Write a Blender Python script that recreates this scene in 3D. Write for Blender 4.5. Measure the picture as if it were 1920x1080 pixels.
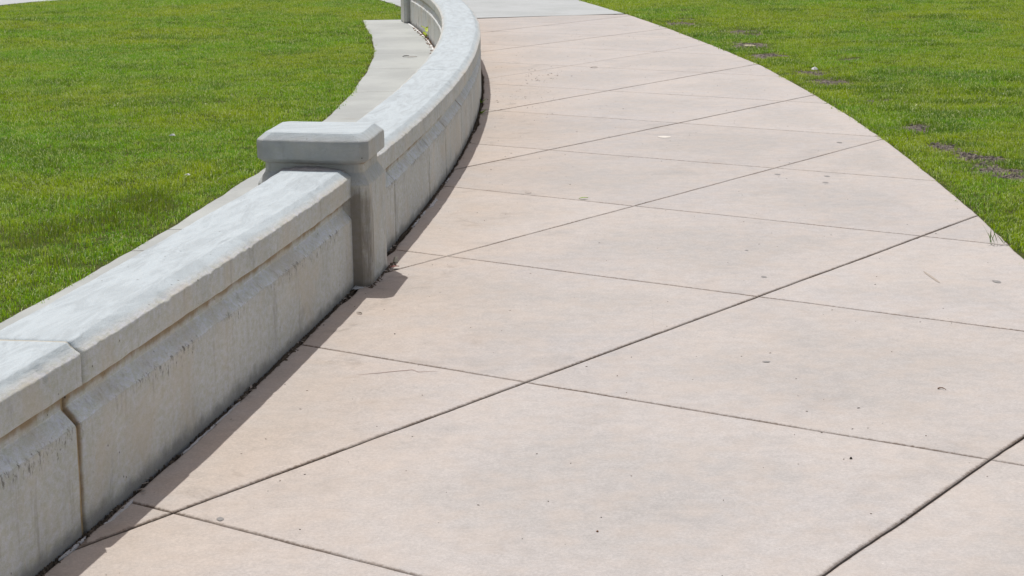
import bpy, bmesh, math, random
import numpy as np
from mathutils import Matrix, Vector, noise as mn
random.seed(7); rng = np.random.default_rng(11)
for o in list(bpy.data.objects): bpy.data.objects.remove(o, do_unlink=True)
S = bpy.context.scene
COL = S.collection

# ---------------------------------------------------------------- camera, sky, sun, exposure
cam = bpy.data.cameras.new('camera'); co = bpy.data.objects.new('camera', cam); COL.objects.link(co)
X = Vector((0.9999032674, -0.0028523340, -0.0136132276)); Y = Vector((0.0139088381, 0.2050536585, 0.9786518999)); Fw = Vector((0.0, 0.9787465766, -0.2050734958))
mat = Matrix((X, Y, -Fw)).transposed().to_4x4(); mat.translation = Vector((0, 0, 1.7))
co.matrix_world = mat
cam.sensor_width = 36; cam.lens = 66.512; cam.clip_start = .1; cam.clip_end = 2000
S.camera = co

SUN_TRAVEL = Vector((.17, -.40, -1.0)).normalized()
W = bpy.data.worlds.new("World"); S.world = W; W.use_nodes = True
nt = W.node_tree
bg = nt.nodes['Background']; sky = nt.nodes.new('ShaderNodeTexSky')
sky.sky_type = 'NISHITA'; sky.sun_disc = False
sky.sun_elevation = math.radians(66.5); sky.sun_rotation = math.atan2(-.17, .40)
sky.air_density = 1.0; sky.dust_density = 1.5; sky.ozone_density = 1.0
# thin bright haze over the whole sky and the photograph's warm white balance: one even tint
tint = nt.nodes.new('ShaderNodeMix'); tint.data_type = 'RGBA'; tint.blend_type = 'MULTIPLY'; tint.inputs[0].default_value = 1; tint.inputs[7].default_value = (1.44, 1.09, .81, 1)
nt.links.new(sky.outputs[0], tint.inputs[6]); nt.links.new(tint.outputs[2], bg.inputs[0]); bg.inputs[1].default_value = 0.13
sl = bpy.data.lights.new('sun', 'SUN'); sl.energy = 3.25; sl.angle = math.radians(.53); sl.color = (1, .975, .935)
so = bpy.data.objects.new('sun', sl); COL.objects.link(so)
so.rotation_euler = SUN_TRAVEL.to_track_quat('-Z', 'Y').to_euler(); so.location = (-5, 12, 30)
S.view_settings.view_transform = 'Standard'; S.view_settings.look = 'None'
S.view_settings.exposure = 0.0; S.view_settings.gamma = 1; S.view_settings.use_curve_mapping = False
S.render.engine = 'CYCLES'

# ---------------------------------------------------------------- helpers
def tag(o, label=None, cat=None, group=None, kind=None):
    if label: o['label'] = label
    if cat: o['category'] = cat
    if group: o['group'] = group
    if kind: o['kind'] = kind
    return o
def link(name, me, m=None, parent=None):
    o = bpy.data.objects.new(name, me); COL.objects.link(o)
    if m is not None and me is not None: me.materials.append(m)
    if parent: o.parent = parent
    return o
def mesh(name, verts, faces, m=None, parent=None, smooth=False, attrs=None):
    me = bpy.data.meshes.new(name)
    me.from_pydata([tuple(v) for v in verts], [], faces)
    if attrs:
        for k, vals in attrs.items():
            a = me.attributes.new(k, 'FLOAT', 'POINT'); a.data.foreach_set('value', np.asarray(vals, dtype=np.float32))
    me.update()
    if smooth: me.polygons.foreach_set('use_smooth', [True]*len(me.polygons))
    return link(name, me, m, parent)
def empty(name, loc=(0, 0, 0), rz=0):
    o = bpy.data.objects.new(name, None); COL.objects.link(o); o.location = loc; o.rotation_euler = (0, 0, rz); o.empty_display_size = .2
    return o
def N(x, y, z=0.0): return mn.noise(Vector((x, y, z)))

# ---------------------------------------------------------------- material helper
class Mt:
    def __init__(s, name, rough=.9, spec=.25):
        s.m = bpy.data.materials.new(name); s.m.use_nodes = True; s.t = s.m.node_tree
        s.b = s.t.nodes['Principled BSDF']; s.b.inputs['Roughness'].default_value = rough
        s.b.inputs['Specular IOR Level'].default_value = spec
        s.geo = s.t.nodes.new('ShaderNodeNewGeometry'); s.pos = s.geo.outputs['Position']
    def L(s, a, b): s.t.links.new(a, b)
    def val(s, sock, v):
        if isinstance(v, bpy.types.NodeSocket): s.L(v, sock)
        else:
            if isinstance(v, (tuple, list)) and len(v) == 3 and sock.type == 'RGBA': v = (*v, 1)
            sock.default_value = v
    def noise(s, scale, detail=4, rough=.55, vec=None, dist=0):
        n = s.t.nodes.new('ShaderNodeTexNoise'); s.L(vec or s.pos, n.inputs['Vector'])
        n.inputs['Scale'].default_value = scale; n.inputs['Detail'].default_value = detail; n.inputs['Roughness'].default_value = rough
        n.inputs['Distortion'].default_value = dist
        return n.outputs['Fac']
    def vor(s, scale, vec=None):
        n = s.t.nodes.new('ShaderNodeTexVoronoi'); s.L(vec or s.pos, n.inputs['Vector']); n.inputs['Scale'].default_value = scale
        return n
    def ramp(s, f, a, b, lo=0., hi=1.):
        n = s.t.nodes.new('ShaderNodeMapRange'); s.L(f, n.inputs['Value'])
        n.inputs['From Min'].default_value = a; n.inputs['From Max'].default_value = b
        n.inputs['To Min'].default_value = lo; n.inputs['To Max'].default_value = hi; n.interpolation_type = 'SMOOTHSTEP'
        return n.outputs['Result']
    def mix(s, f, a, b, mode='MIX'):
        n = s.t.nodes.new('ShaderNodeMix'); n.data_type = 'RGBA'; n.blend_type = mode
        s.val(n.inputs[0], f); s.val(n.inputs[6], a); s.val(n.inputs[7], b)
        return n.outputs[2]
    def math(s, op, a, b=0., c=None):
        n = s.t.nodes.new('ShaderNodeMath'); n.operation = op; s.val(n.inputs[0], a); s.val(n.inputs[1], b)
        if c is not None: s.val(n.inputs[2], c)
        return n.outputs[0]
    def attr(s, name, typ='GEOMETRY'):
        n = s.t.nodes.new('ShaderNodeAttribute'); n.attribute_name = name; n.attribute_type = typ
        return n.outputs['Fac']
    def mapped(s, scale, rot=(0, 0, 0), vec=None):
        n = s.t.nodes.new('ShaderNodeMapping'); s.L(vec or s.pos, n.inputs['Vector']); n.inputs['Scale'].default_value = scale
        n.inputs['Rotation'].default_value = rot
        return n.outputs[0]
    def comb(s, x, y, z):
        n = s.t.nodes.new('ShaderNodeCombineXYZ')
        for i, v in enumerate((x, y, z)): s.val(n.inputs[i], v)
        return n.outputs[0]
    def bump(s, h, strength=.3, dist=.002, prev=None):
        n = s.t.nodes.new('ShaderNodeBump'); s.L(h, n.inputs['Height']); n.inputs['Strength'].default_value = strength
        n.inputs['Distance'].default_value = dist
        if prev is not None: s.L(prev, n.inputs['Normal'])
        return n.outputs[0]
    def done(s, col, nrm=None):
        s.val(s.b.inputs['Base Color'], col)
        if nrm is not None: s.L(nrm, s.b.inputs['Normal'])
        return s.m

def flat_mat(name, col, rough=.8, var=.25, scale=60):
    k = Mt(name, rough); f = k.noise(scale, 3)
    c2 = tuple(c*(1-var) for c in col)
    return k.done(k.mix(f, c2, tuple(min(1, c*(1+var)) for c in col)))

# wall geometry constants: the wall follows one large arc
R0, CX, CY = 64.34, -64.580, 15.864
def arc(off, s):                     # off: distance from the path face towards the lawn, s: arclength, 0 at y = CY
    a = s/R0; r = R0-off
    return CX+r*math.cos(a), CY+r*math.sin(a)
def s_of_y(y): return R0*math.asin((y-CY)/R0)

# ---- concrete of the pink path
def mat_path():
    k = Mt('pink_concrete', .88, .2)
    obj = k.t.nodes.new('ShaderNodeObjectInfo')
    big = k.noise(.55, 4, .6); med = k.noise(2.3, 5, .6, dist=.4); fine = k.noise(420, 2, .6); grit = k.noise(95, 3, .7)
    c = k.mix(k.ramp(big, .36, .66), (.480, .456, .437), (.452, .438, .432))
    c = k.mix(k.math('MULTIPLY', k.ramp(med, .50, .74), .55), c, (.365, .352, .342))
    mi = k.math('MULTIPLY', k.ramp(k.math('ADD', k.attr('mid'), k.math('MULTIPLY', k.math('SUBTRACT', k.noise(1.5, 5, .65, dist=.7), .5), 1.4)), .35, 1.), .55)
    c = k.mix(mi, c, (.405, .395, .385))
    lg = k.noise(1.1, 4, .6, vec=k.mapped((1, 1, 1), (0, 0, .7)))
    c = k.mix(k.math('MULTIPLY', k.ramp(lg, .52, .72), .6), c, (.510, .478, .452))
    # pinker and dirtier towards the wall, where wash from the wall runs
    sep = k.t.nodes.new('ShaderNodeSeparateXYZ'); k.L(k.pos, sep.inputs[0])
    dx = k.math('SUBTRACT', sep.outputs[0], CX); dy = k.math('SUBTRACT', sep.outputs[1], CY)
    r = k.math('SQRT', k.math('ADD', k.math('MULTIPLY', dx, dx), k.math('MULTIPLY', dy, dy)))
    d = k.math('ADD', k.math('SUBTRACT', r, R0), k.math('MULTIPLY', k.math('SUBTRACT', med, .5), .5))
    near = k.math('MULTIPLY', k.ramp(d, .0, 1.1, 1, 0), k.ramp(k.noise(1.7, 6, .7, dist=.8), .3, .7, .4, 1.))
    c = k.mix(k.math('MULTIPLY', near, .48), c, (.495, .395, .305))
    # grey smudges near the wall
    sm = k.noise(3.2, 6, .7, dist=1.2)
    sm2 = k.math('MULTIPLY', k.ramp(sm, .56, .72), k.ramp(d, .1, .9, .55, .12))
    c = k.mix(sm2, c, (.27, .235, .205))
    # per slab tone
    tone = k.ramp(obj.outputs['Random'], 0, 1, .97, 1.035)
    c = k.mix(1.0, c, k.comb(tone, tone, tone), 'MULTIPLY')
    g = k.math('ADD', k.math('MULTIPLY', fine, .5), k.math('MULTIPLY', grit, .5))
    gt = k.ramp(g, .32, .68, .84, 1.13)
    c = k.mix(1.0, c, k.comb(gt, gt, gt), 'MULTIPLY')
    mo = k.ramp(k.noise(17, 5, .7, dist=.4), .3, .7, .935, 1.05); c = k.mix(1.0, c, k.comb(mo, mo, mo), 'MULTIPLY')
    hu = k.ramp(k.noise(6.5, 4, .65), .4, .65); c = k.mix(k.math('MULTIPLY', hu, .22), c, (.52, .44, .37))
    # tiny dark pits and pale grains
    v = k.vor(34); vr = k.math('MULTIPLY', k.ramp(v.outputs['Distance'], .05, .09, 1, 0), k.ramp(k.noise(7.3, 2), .64, .70))
    c = k.mix(k.math('MULTIPLY', vr, .7), c, (.12, .10, .085))
    v2 = k.vor(27); vr2 = k.math('MULTIPLY', k.ramp(v2.outputs['Distance'], .04, .075, 1, 0), k.ramp(k.noise(5.1, 2), .58, .66))
    c = k.mix(k.math('MULTIPLY', vr2, .6), c, (.80, .78, .74))
    # dirt held in the tooled edges
    di = k.attr('dirt'); n1 = k.noise(70, 4, .75); n2 = k.noise(2.2, 3)
    dm = k.math('MULTIPLY', k.ramp(k.math('ADD', di, k.math('MULTIPLY', k.math('SUBTRACT', n1, .5), 1.6)), .42, 1.05), k.ramp(n2, .3, .7, .45, .9))
    c = k.mix(dm, c, (.135, .098, .070))
    b = k.bump(k.noise(260, 3, .65), .35, .0015)
    b = k.bump(k.noise(14, 4, .6), .25, .004, b)
    return k.done(c, b)

def mat_grey_slab(name='grey_concrete', a=(.435, .465, .455), b2=(.37, .395, .39), pale=(.49, .52, .51)):
    k = Mt(name, .9, .2)
    big = k.noise(.9, 4, .6); med = k.noise(3.3, 5, .65, dist=.6)
    c = k.mix(k.ramp(big, .36, .64), a, b2)
    c = k.mix(k.math('MULTIPLY', k.ramp(med, .52, .75), .5), c, pale)
    c = k.mix(k.math('MULTIPLY', k.ramp(k.noise(2.1, 6, .7, dist=1.), .58, .75), .35), c, (.30, .28, .24))
    gt = k.ramp(k.noise(330, 3, .65), .3, .7, .86, 1.12)
    c = k.mix(1.0, c, k.comb(gt, gt, gt), 'MULTIPLY')
    v = k.vor(30); vr = k.math('MULTIPLY', k.ramp(v.outputs['Distance'], .05, .09, 1, 0), k.ramp(k.noise(6.3, 2), .60, .66))
    c = k.mix(k.math('MULTIPLY', vr, .7), c, (.11, .09, .07))
    di = k.attr('dirt'); n1 = k.noise(60, 4, .75)
    dm = k.math('MULTIPLY', k.ramp(k.math('ADD', di, k.math('MULTIPLY', k.math('SUBTRACT', n1, .5), 1.1)), .45, 1.0), .8)
    c = k.mix(dm, c, (.14, .12, .09))
    b = k.bump(k.noise(240, 3, .65), .35, .0015)
    return k.done(c, b)

# ---- cast concrete of the wall: attributes su = along, zz = height, top = 1 on top faces, stain = ochre line, low = damp foot
def mat_wall(name='cast_concrete', ochre=1.0, pillar=False):
    k = Mt(name, .85, .25)
    if pillar:
        pv = k.pos
    else:
        pv = k.comb(k.attr('su'), k.attr('acr'), k.attr('zz'))
    big = k.noise(1.6, 5, .6, vec=pv); med = k.noise(7, 5, .65, vec=pv, dist=.5)
    c = k.mix(k.ramp(big, .34, .66), (.575, .590, .585), (.495, .515, .51))
    c = k.mix(k.math('MULTIPLY', k.ramp(med, .50, .72), .45), c, (.64, .65, .64))
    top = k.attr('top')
    c = k.mix(k.math('MULTIPLY', k.attr('shoulder_sky'), .8), c, (.72, .765, .80))  # sky light on the body's upward chamfer, painted in as paler blue
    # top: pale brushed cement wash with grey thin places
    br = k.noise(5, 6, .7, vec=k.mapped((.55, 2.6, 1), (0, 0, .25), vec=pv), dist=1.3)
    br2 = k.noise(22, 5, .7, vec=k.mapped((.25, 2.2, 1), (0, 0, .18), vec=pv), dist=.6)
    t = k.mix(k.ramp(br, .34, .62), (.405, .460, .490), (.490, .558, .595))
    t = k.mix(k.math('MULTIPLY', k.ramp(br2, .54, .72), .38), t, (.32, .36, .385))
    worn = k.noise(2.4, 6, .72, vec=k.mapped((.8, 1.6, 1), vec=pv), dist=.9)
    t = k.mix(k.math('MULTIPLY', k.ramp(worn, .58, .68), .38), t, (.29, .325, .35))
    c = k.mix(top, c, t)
    side = k.math('SUBTRACT', 1., top)
    # vertical streaks on the sides
    st = k.noise(26, 4, .7, vec=k.mapped((1, 1, .10), vec=pv))
    stm = k.math('MULTIPLY', k.ramp(st, .54, .74), k.math('MULTIPLY', side, .5))
    c = k.mix(stm, c, (.30, .285, .255))
    st2 = k.noise(55, 3, .7, vec=k.mapped((1, 1, .14), vec=pv))
    c = k.mix(k.math('MULTIPLY', k.ramp(st2, .60, .76), k.math('MULTIPLY', side, .5)), c, (.60, .49, .36))
    fm = k.noise(48, 5, .75, vec=k.mapped((.6, 1, 1), vec=pv)); fr = k.ramp(fm, .3, .7, .88, 1.10)
    c = k.mix(side, c, k.mix(1.0, c, k.comb(fr, fr, k.math('MULTIPLY', fr, fr)), 'MULTIPLY'))
    wm = k.noise(2.6, 4, .6, vec=pv, dist=.5)
    c = k.mix(k.math('MULTIPLY', k.ramp(wm, .45, .68), k.math('MULTIPLY', side, .45)), c, (.56, .50, .41))
    # dark grey soaked blotches
    bl = k.noise(4.2, 5, .7, vec=k.mapped((1, 1, .5), vec=pv), dist=.6)
    c = k.mix(k.math('MULTIPLY', k.ramp(bl, .55, .70), k.math('MULTIPLY', side, .45)), c, (.27, .27, .26))
    # ochre leach line
    s0 = k.attr('stain'); so_ = k.noise(9, 4, .7, vec=k.mapped((1, 1, .4), vec=pv))
    sm = k.math('MULTIPLY', k.ramp(k.math('ADD', s0, k.math('MULTIPLY', k.math('SUBTRACT', so_, .5), 1.5)), .28, .95), .80*ochre)
    c = k.mix(sm, c, (.27, .18, .085))
    sd = k.math('MULTIPLY', k.ramp(s0, .85, 1.), k.ramp(k.noise(14, 3, .7, vec=pv), .48, .62, 0, .6))
    c = k.mix(sd, c, (.10, .085, .06))
    # runs below the body edge
    dr = k.attr('drip'); drn = k.noise(46, 5, .85, vec=k.mapped((1, 1, .38), vec=pv)); dsel = k.noise(2.0, 2, .5, vec=k.mapped((1, 0, 0), vec=pv))
    dm = k.math('MULTIPLY', k.math('MULTIPLY', k.ramp(k.math('ADD', drn, k.math('MULTIPLY', dr, .15)), .655, .72), k.ramp(dsel, .40, .54)), k.ramp(dr, .05, .5, 0, .95))
    c = k.mix(dm, c, (.19, .185, .17))
    # damp foot
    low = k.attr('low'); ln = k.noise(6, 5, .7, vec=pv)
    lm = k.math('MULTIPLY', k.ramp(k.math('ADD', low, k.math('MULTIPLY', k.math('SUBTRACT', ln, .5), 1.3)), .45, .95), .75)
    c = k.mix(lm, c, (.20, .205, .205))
    gt = k.ramp(k.noise(300, 3, .65), .3, .7, .90, 1.09)
    c = k.mix(1.0, c, k.comb(gt, gt, gt), 'MULTIPLY')
    # rain grime on the pillar cap and the dark run in the inner corner (absent attributes read 0)
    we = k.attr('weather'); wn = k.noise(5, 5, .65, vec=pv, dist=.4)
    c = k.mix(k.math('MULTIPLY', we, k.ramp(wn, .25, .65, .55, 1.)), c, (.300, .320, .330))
    ru = k.attr('runoff'); rn = k.noise(30, 5, .75, vec=k.mapped((1, 1, .16), vec=pv), dist=.3)
    c = k.mix(k.math('MULTIPLY', k.ramp(k.math('ADD', ru, k.math('MULTIPLY', k.math('SUBTRACT', rn, .5), 1.2)), .25, .80), .75), c, (.175, .150, .122))
    # bug holes
    v = k.vor(21, vec=k.pos); vr = k.math('MULTIPLY', k.ramp(v.outputs['Distance'], .05, .085, 1, 0), k.ramp(k.noise(4.3, 2), .52, .58))
    c = k.mix(k.math('MULTIPLY', vr, .85), c, (.07, .06, .05))
    b = k.bump(k.noise(180, 4, .7), .35, .002)
    b = k.bump(k.noise(34, 6, .75, vec=k.mapped((.3, 1.2, 1), vec=pv)), .55, .008, b)
    b = k.bump(k.math('SUBTRACT', 1., vr), .5, .004, b)
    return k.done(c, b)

def mat_soil():
    k = Mt('soil', .95, .1)
    a = k.noise(9, 5, .7); f = k.noise(120, 4, .75)
    c = k.mix(k.ramp(a, .35, .65), (.115, .095, .07), (.20, .18, .155))
    c = k.mix(k.ramp(f, .45, .7), c, (.07, .055, .04))
    sep = k.t.nodes.new('ShaderNodeSeparateXYZ'); k.L(k.pos, sep.inputs[0])
    # turf ground is greenish with thatch away from the bare spots (vertex attribute bare)
    bare = k.attr('bare')
    t = k.mix(k.ramp(k.noise(40, 4, .7), .4, .65), (.045, .075, .012), (.10, .105, .03))
    grey = k.mix(k.ramp(k.noise(28, 5, .75), .42, .62), (.095, .078, .062), (.27, .245, .22))
    c = k.mix(k.ramp(bare, .25, .6), t, grey)
    c = k.mix(k.attr('pit'), c, k.mix(k.ramp(f, .4, .65), (.050, .038, .028), (.13, .10, .075)))
    b = k.bump(k.noise(45, 5, .75), .8, .02)
    return k.done(c, b)

def mat_grass():
    k = Mt('grass_blades', .42, .38)
    # world position noise: broad tone, patches
    p2 = k.mapped((1, 1, 0))
    big = k.noise(.34, 3, .55, vec=p2); med = k.noise(1.25, 4, .6, vec=p2, dist=.6); sml = k.noise(5.5, 3, .6, vec=p2)
    tone = k.attr('tone'); lush = k.attr('lush', 'INSTANCER'); dry = k.attr('dry', 'INSTANCER')
    g1 = (.112, .465, .014); g2 = (.440, .530, .008); g3 = (.038, .225, .036)
    c = k.mix(k.ramp(big, .42, .60), g1, g2)
    c = k.mix(k.math('MULTIPLY', k.ramp(med, .52, .64), .8), c, g3)
    c = k.mix(k.math('MULTIPLY', k.ramp(sml, .54, .66), .6), c, (.42, .52, .05))
    c = k.mix(k.ramp(lush, 0, 1, 0, .8), c, (.11, .40, .015))
    rt = k.attr('rt', 'INSTANCER'); yel = k.attr('yel', 'INSTANCER')
    tq = k.noise(.75, 4, .6, vec=k.mapped((1, .6, 0), (0, 0, .3)), dist=.8)
    c = k.mix(k.math('MULTIPLY', yel, k.ramp(tq, .62, .40)), c, (.43, .56, .008))
    c = k.mix(k.math('MULTIPLY', k.ramp(tq, .53, .66), .75), c, (.045, .30, .045))
    c = k.mix(k.ramp(rt, .42, .05, 0, .85), c, (.028, .13, .026))
    c = k.mix(k.ramp(rt, .60, .95, 0, .8), c, (.52, .60, .09))
    # individual blades: some straw, some dark, palest ones painted in as sun glints
    c = k.mix(k.ramp(tone, .74, .84, 0, .75), c, (.62, .70, .34))
    c = k.mix(k.ramp(tone, .89, .93, 0, .9), c, (.84, .90, .48))
    c = k.mix(k.ramp(tone, .22, .02, 0, .6), c, (.035, .12, .015))
    c = k.mix(k.ramp(dry, .3, 1, 0, .85), c, k.mix(k.ramp(tone, .60, .85), (.010, .016, .008), (.16, .16, .08)))
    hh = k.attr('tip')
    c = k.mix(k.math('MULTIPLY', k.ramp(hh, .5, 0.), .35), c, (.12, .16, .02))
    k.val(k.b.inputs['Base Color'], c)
    tr = k.t.nodes.new('ShaderNodeBsdfTranslucent'); k.val(tr.inputs['Color'], k.mix(.5, c, (.46, .66, .006)))
    mx = k.t.nodes.new('ShaderNodeMixShader'); mx.inputs[0].default_value = .45
    out = k.t.nodes['Material Output']
    k.L(k.b.outputs[0], mx.inputs[1]); k.L(tr.outputs[0], mx.inputs[2]); k.L(mx.outputs[0], out.inputs[0])
    return k.m

M = dict(path=mat_path(), grey=mat_grey_slab(), apron=mat_grey_slab('pale_concrete', (.445, .475, .485), (.40, .43, .435), (.49, .52, .53)),
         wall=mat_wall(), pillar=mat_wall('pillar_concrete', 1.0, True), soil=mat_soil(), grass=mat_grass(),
         mortar=flat_mat('mortar', (.40, .31, .19), .9, .45, 30), pale_mortar=flat_mat('pale_mortar', (.44, .43, .37), .9, .25, 40),
         sealant=flat_mat('sealant', (.55, .56, .58), .6, .35, 35), debris=flat_mat('debris', (.125, .100, .076), .95, .75, 160),
         leafbrown=flat_mat('dry_leaf', (.17, .085, .035), .8, .4, 90), leafgreen=flat_mat('green_leaf', (.20, .34, .03), .6, .3, 90),
         leafred=flat_mat('red_leaf', (.16, .045, .035), .6, .3, 90), dark=flat_mat('dark_bit', (.03, .024, .018), .8, .4, 90),
         white=flat_mat('white_scrap', (.75, .76, .76), .7, .1, 60), gum=flat_mat('gum', (.26, .255, .25), .8, .2, 60),
         straw=flat_mat('straw', (.50, .44, .28), .8, .2, 60), chalk=flat_mat('chalk_mark', (.66, .64, .59), .9, .15, 30),
         tan=flat_mat('tan_stain', (.40, .355, .31), .9, .2, 60), crack=flat_mat('crack', (.30, .205, .18), .9, .2, 60))

# ---------------------------------------------------------------- outlines on the ground (metres)
RIGHT = [(1.25, 1.2), (1.75, 3.5), (2.12, 5.8), (2.30, 7.6), (2.378, 8.616), (2.397, 8.925), (2.455, 9.79), (2.50, 10.795), (2.535, 11.78), (2.566, 12.896), (2.578, 14.142),
         (2.559, 15.861), (2.480, 18.437), (2.255, 21.17), (1.988, 23.918), (1.668, 26.624), (1.122, 30.345), (.35, 35.0), (-1.2, 42)]
SIDE = [(-3.2, 2.5), (-2.60, 5.0), (-2.099, 7.563), (-1.962, 8.424), (-1.87, 9.205), (-1.776, 9.888), (-1.698, 10.679), (-1.588, 11.713), (-1.50, 13.0), (-1.428, 14.617),
        (-1.369, 16.47), (-1.393, 18.747), (-1.46, 20.648), (-1.652, 22.99), (-1.997, 26.16)]
def interp(L, y):
    return np.interp(y, [p[1] for p in L], [p[0] for p in L])
SIDE_END = 26.2
WALL_END = s_of_y(26.15)

def densify(poly, step):
    out = []
    n = len(poly)
    for i in range(n):
        a = Vector(poly[i]); b = Vector(poly[(i+1) % n]); L = (b-a).length; k = max(1, int(L/step))
        for j in range(k): out.append(a.lerp(b, j/k))
    return out
def clip_half(poly, n, o):           # keep n.p >= o
    out = []
    for i in range(len(poly)):
        a = poly[i]; b = poly[(i+1) % len(poly)]
        da = n[0]*a[0]+n[1]*a[1]-o; db = n[0]*b[0]+n[1]*b[1]-o
        if da >= 0: out.append(a)
        if (da >= 0) != (db >= 0):
            t = da/(da-db); out.append((a[0]+t*(b[0]-a[0]), a[1]+t*(b[1]-a[1])))
    return out
def area(p): return .5*sum(p[i][0]*p[(i+1) % len(p)][1]-p[(i+1) % len(p)][0]*p[i][1] for i in range(len(p)))
def simplify(poly, eps=1e-4):
    out = []
    for p in poly:
        if not out or math.hypot(p[0]-out[-1][0], p[1]-out[-1][1]) > eps: out.append(p)
    if math.hypot(out[0][0]-out[-1][0], out[0][1]-out[-1][1]) < eps: out.pop()
    return out
def wobble(p):
    x, y = p
    return Vector((x+.004*N(x*2.1, y*2.1, 3)+.0022*N(x*13, y*13, 7), y+.004*N(x*2.1, y*2.1, 9)+.0022*N(x*13, y*13, 17)))
def inset(pts, d):
    n = len(pts); out = []
    for i in range(n):
        a, b, c = pts[i-1], pts[i], pts[(i+1) % n]
        e1 = (b-a).normalized(); e2 = (c-b).normalized()
        n1 = Vector((-e1.y, e1.x)); n2 = Vector((-e2.y, e2.x)); m = n1+n2
        if m.length < 1e-4: m = n1
        m.normalize(); k = max(.5, m.dot(n1))
        out.append(b+m*(d/k))
    return out
def clean_ring(pts, ring, d):
    # inset points that came too close to another edge (acute corners) fall back on their nearest sound neighbour
    P = np.array([(p.x, p.y) for p in pts]); Q = np.roll(P, -1, 0); R_ = np.array([(p.x, p.y) for p in ring]); n = len(P)
    E = Q-P; L2 = (E**2).sum(1)+1e-12
    t = np.clip(((R_[:, None]-P[None])*E[None]).sum(2)/L2[None], 0, 1)
    dist = np.sqrt((((P[None]+t[..., None]*E[None])-R_[:, None])**2).sum(2)).min(1)
    ok = np.where(dist > d*.93)[0]
    if len(ok) < 3: return [p.copy() for p in ring]
    out = []
    for i in range(n):
        dd = np.minimum(np.abs(ok-i), n-np.abs(ok-i)); k = ok[dd.argmin()]
        out.append(ring[k] if k != i else ring[i])
    return out
def slab(poly, parent, m, step=.05, edge=.009, drop=.004, thick=.03, z=0, tilt=0, name='slab', rim=.028, gap_noise=.0015):
    poly = simplify(poly)
    if area(poly) < 0: poly = poly[::-1]
    if area(poly) < .004: return None
    pts = [wobble(p) for p in densify(poly, step)]
    for i, p in enumerate(pts):
        pts[i] = p + Vector((N(p.x*5, p.y*5, 25), N(p.x*5, p.y*5, 41)))*.0014 + Vector((N(p.x*31, p.y*31, 5), N(p.x*31, p.y*31, 11)))*gap_noise
    r1, r2, r3 = (clean_ring(pts, inset(pts, d), d) for d in (edge*.35, edge, rim))
    n = len(pts); V = []; A = []; B = []
    cen = sum(r3, Vector((0, 0)))/n; size = min(1., area(poly)/.8) if area(poly) > 0 else 0
    r4 = [cen+(p-cen)*.62 for p in r3]; r5 = [cen+(p-cen)*.34 for p in r3]
    for ring, zz, d, md in ((pts, z-thick, 1., 0), (pts, z-drop, 1., 0), (r1, z-drop*.35, .85, 0), (r2, z, .5, 0), (r3, z, 0., 0), (r4, z, 0., .6*size), (r5, z, 0., size)):
        for p in ring: V.append((p.x, p.y, zz)); A.append(d); B.append(md)
    Fc = []
    for k in range(6):
        for i in range(n):
            j = (i+1) % n; Fc.append((k*n+i, k*n+j, (k+1)*n+j, (k+1)*n+i))
    Fc.append(tuple(range(6*n, 7*n)))
    return mesh(name, V, Fc, m, parent, attrs={'dirt': A, 'mid': B})

# ---------------------------------------------------------------- ground
def build_ground():
    xs = np.arange(-12, 11.01, .06); ys = np.arange(1.5, 42.01, .07)
    gx, gy = np.meshgrid(xs, ys)
    xr = interp(RIGHT, gy); xl = interp(SIDE, gy)
    ang = (gy-CY)/R0; arcx = CX+np.sqrt(np.maximum(R0**2-(gy-CY)**2, 0))
    left_in = np.where(gy < SIDE_END, gx-xl, gx-(arcx-.0))   # > 0 inside the paved band
    # beyond the sidewalk end, lawn reaches the wall end, then the far pavement's own left edge
    inside = (left_in > 0) & (gx < xr)
    d_out = np.where(gx >= xr, gx-xr, -left_in)
    z = np.full(gx.shape, -.013)
    zz = -.014+np.clip(d_out, 0, 1.5)*.006
    Z = np.where(inside, z, zz)
    bare = np.zeros(gx.shape)
    for (bx, by, rx, ry, s) in BARE:
        q = ((gx-bx)/rx)**2+((gy-by)/ry)**2
        bare = np.maximum(bare, s*np.exp(-q*.7))
    flatx = gx.ravel(); flaty = gy.ravel(); Zr = Z.ravel().copy(); br = bare.ravel().copy(); ins = inside.ravel()
    for i in range(len(flatx)):
        if not ins[i]:
            x, y = flatx[i], flaty[i]
            Zr[i] += .010*N(x*.8, y*.8, 2)+.004*N(x*5, y*5, 4)
            if br[i] > .02:
                br[i] *= 1+1.0*N(x*7, y*5, 31)
                Zr[i] += -.012*min(1, br[i])+.010*br[i]*N(x*16, y*16, 8)
    V = np.stack([flatx, flaty, Zr], 1).tolist()
    nx, ny = len(xs), len(ys)
    F = []
    for j in range(ny-1):
        b = j*nx
        F += [(b+i, b+i+1, b+nx+i+1, b+nx+i) for i in range(nx-1)]
    o = mesh('lawn_ground', V, F, M['soil'], None, True, {'bare': br, 'pit': ins.astype(float)})
    tag(o, 'soil under the lawns and slabs with bare muddy spots beside the path', None, None, 'structure')
    R = 400
    big = mesh('ground', [(-R, -R, -.06), (R, -R, -.06), (R, R, -.06), (-R, R, -.06)], [(0, 1, 2, 3)], M['soil'], None, False, {'bare': [0]*4, 'pit': [0]*4})
    tag(big, 'flat green ground reaching out beyond the lawns', None, None, 'structure')

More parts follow.
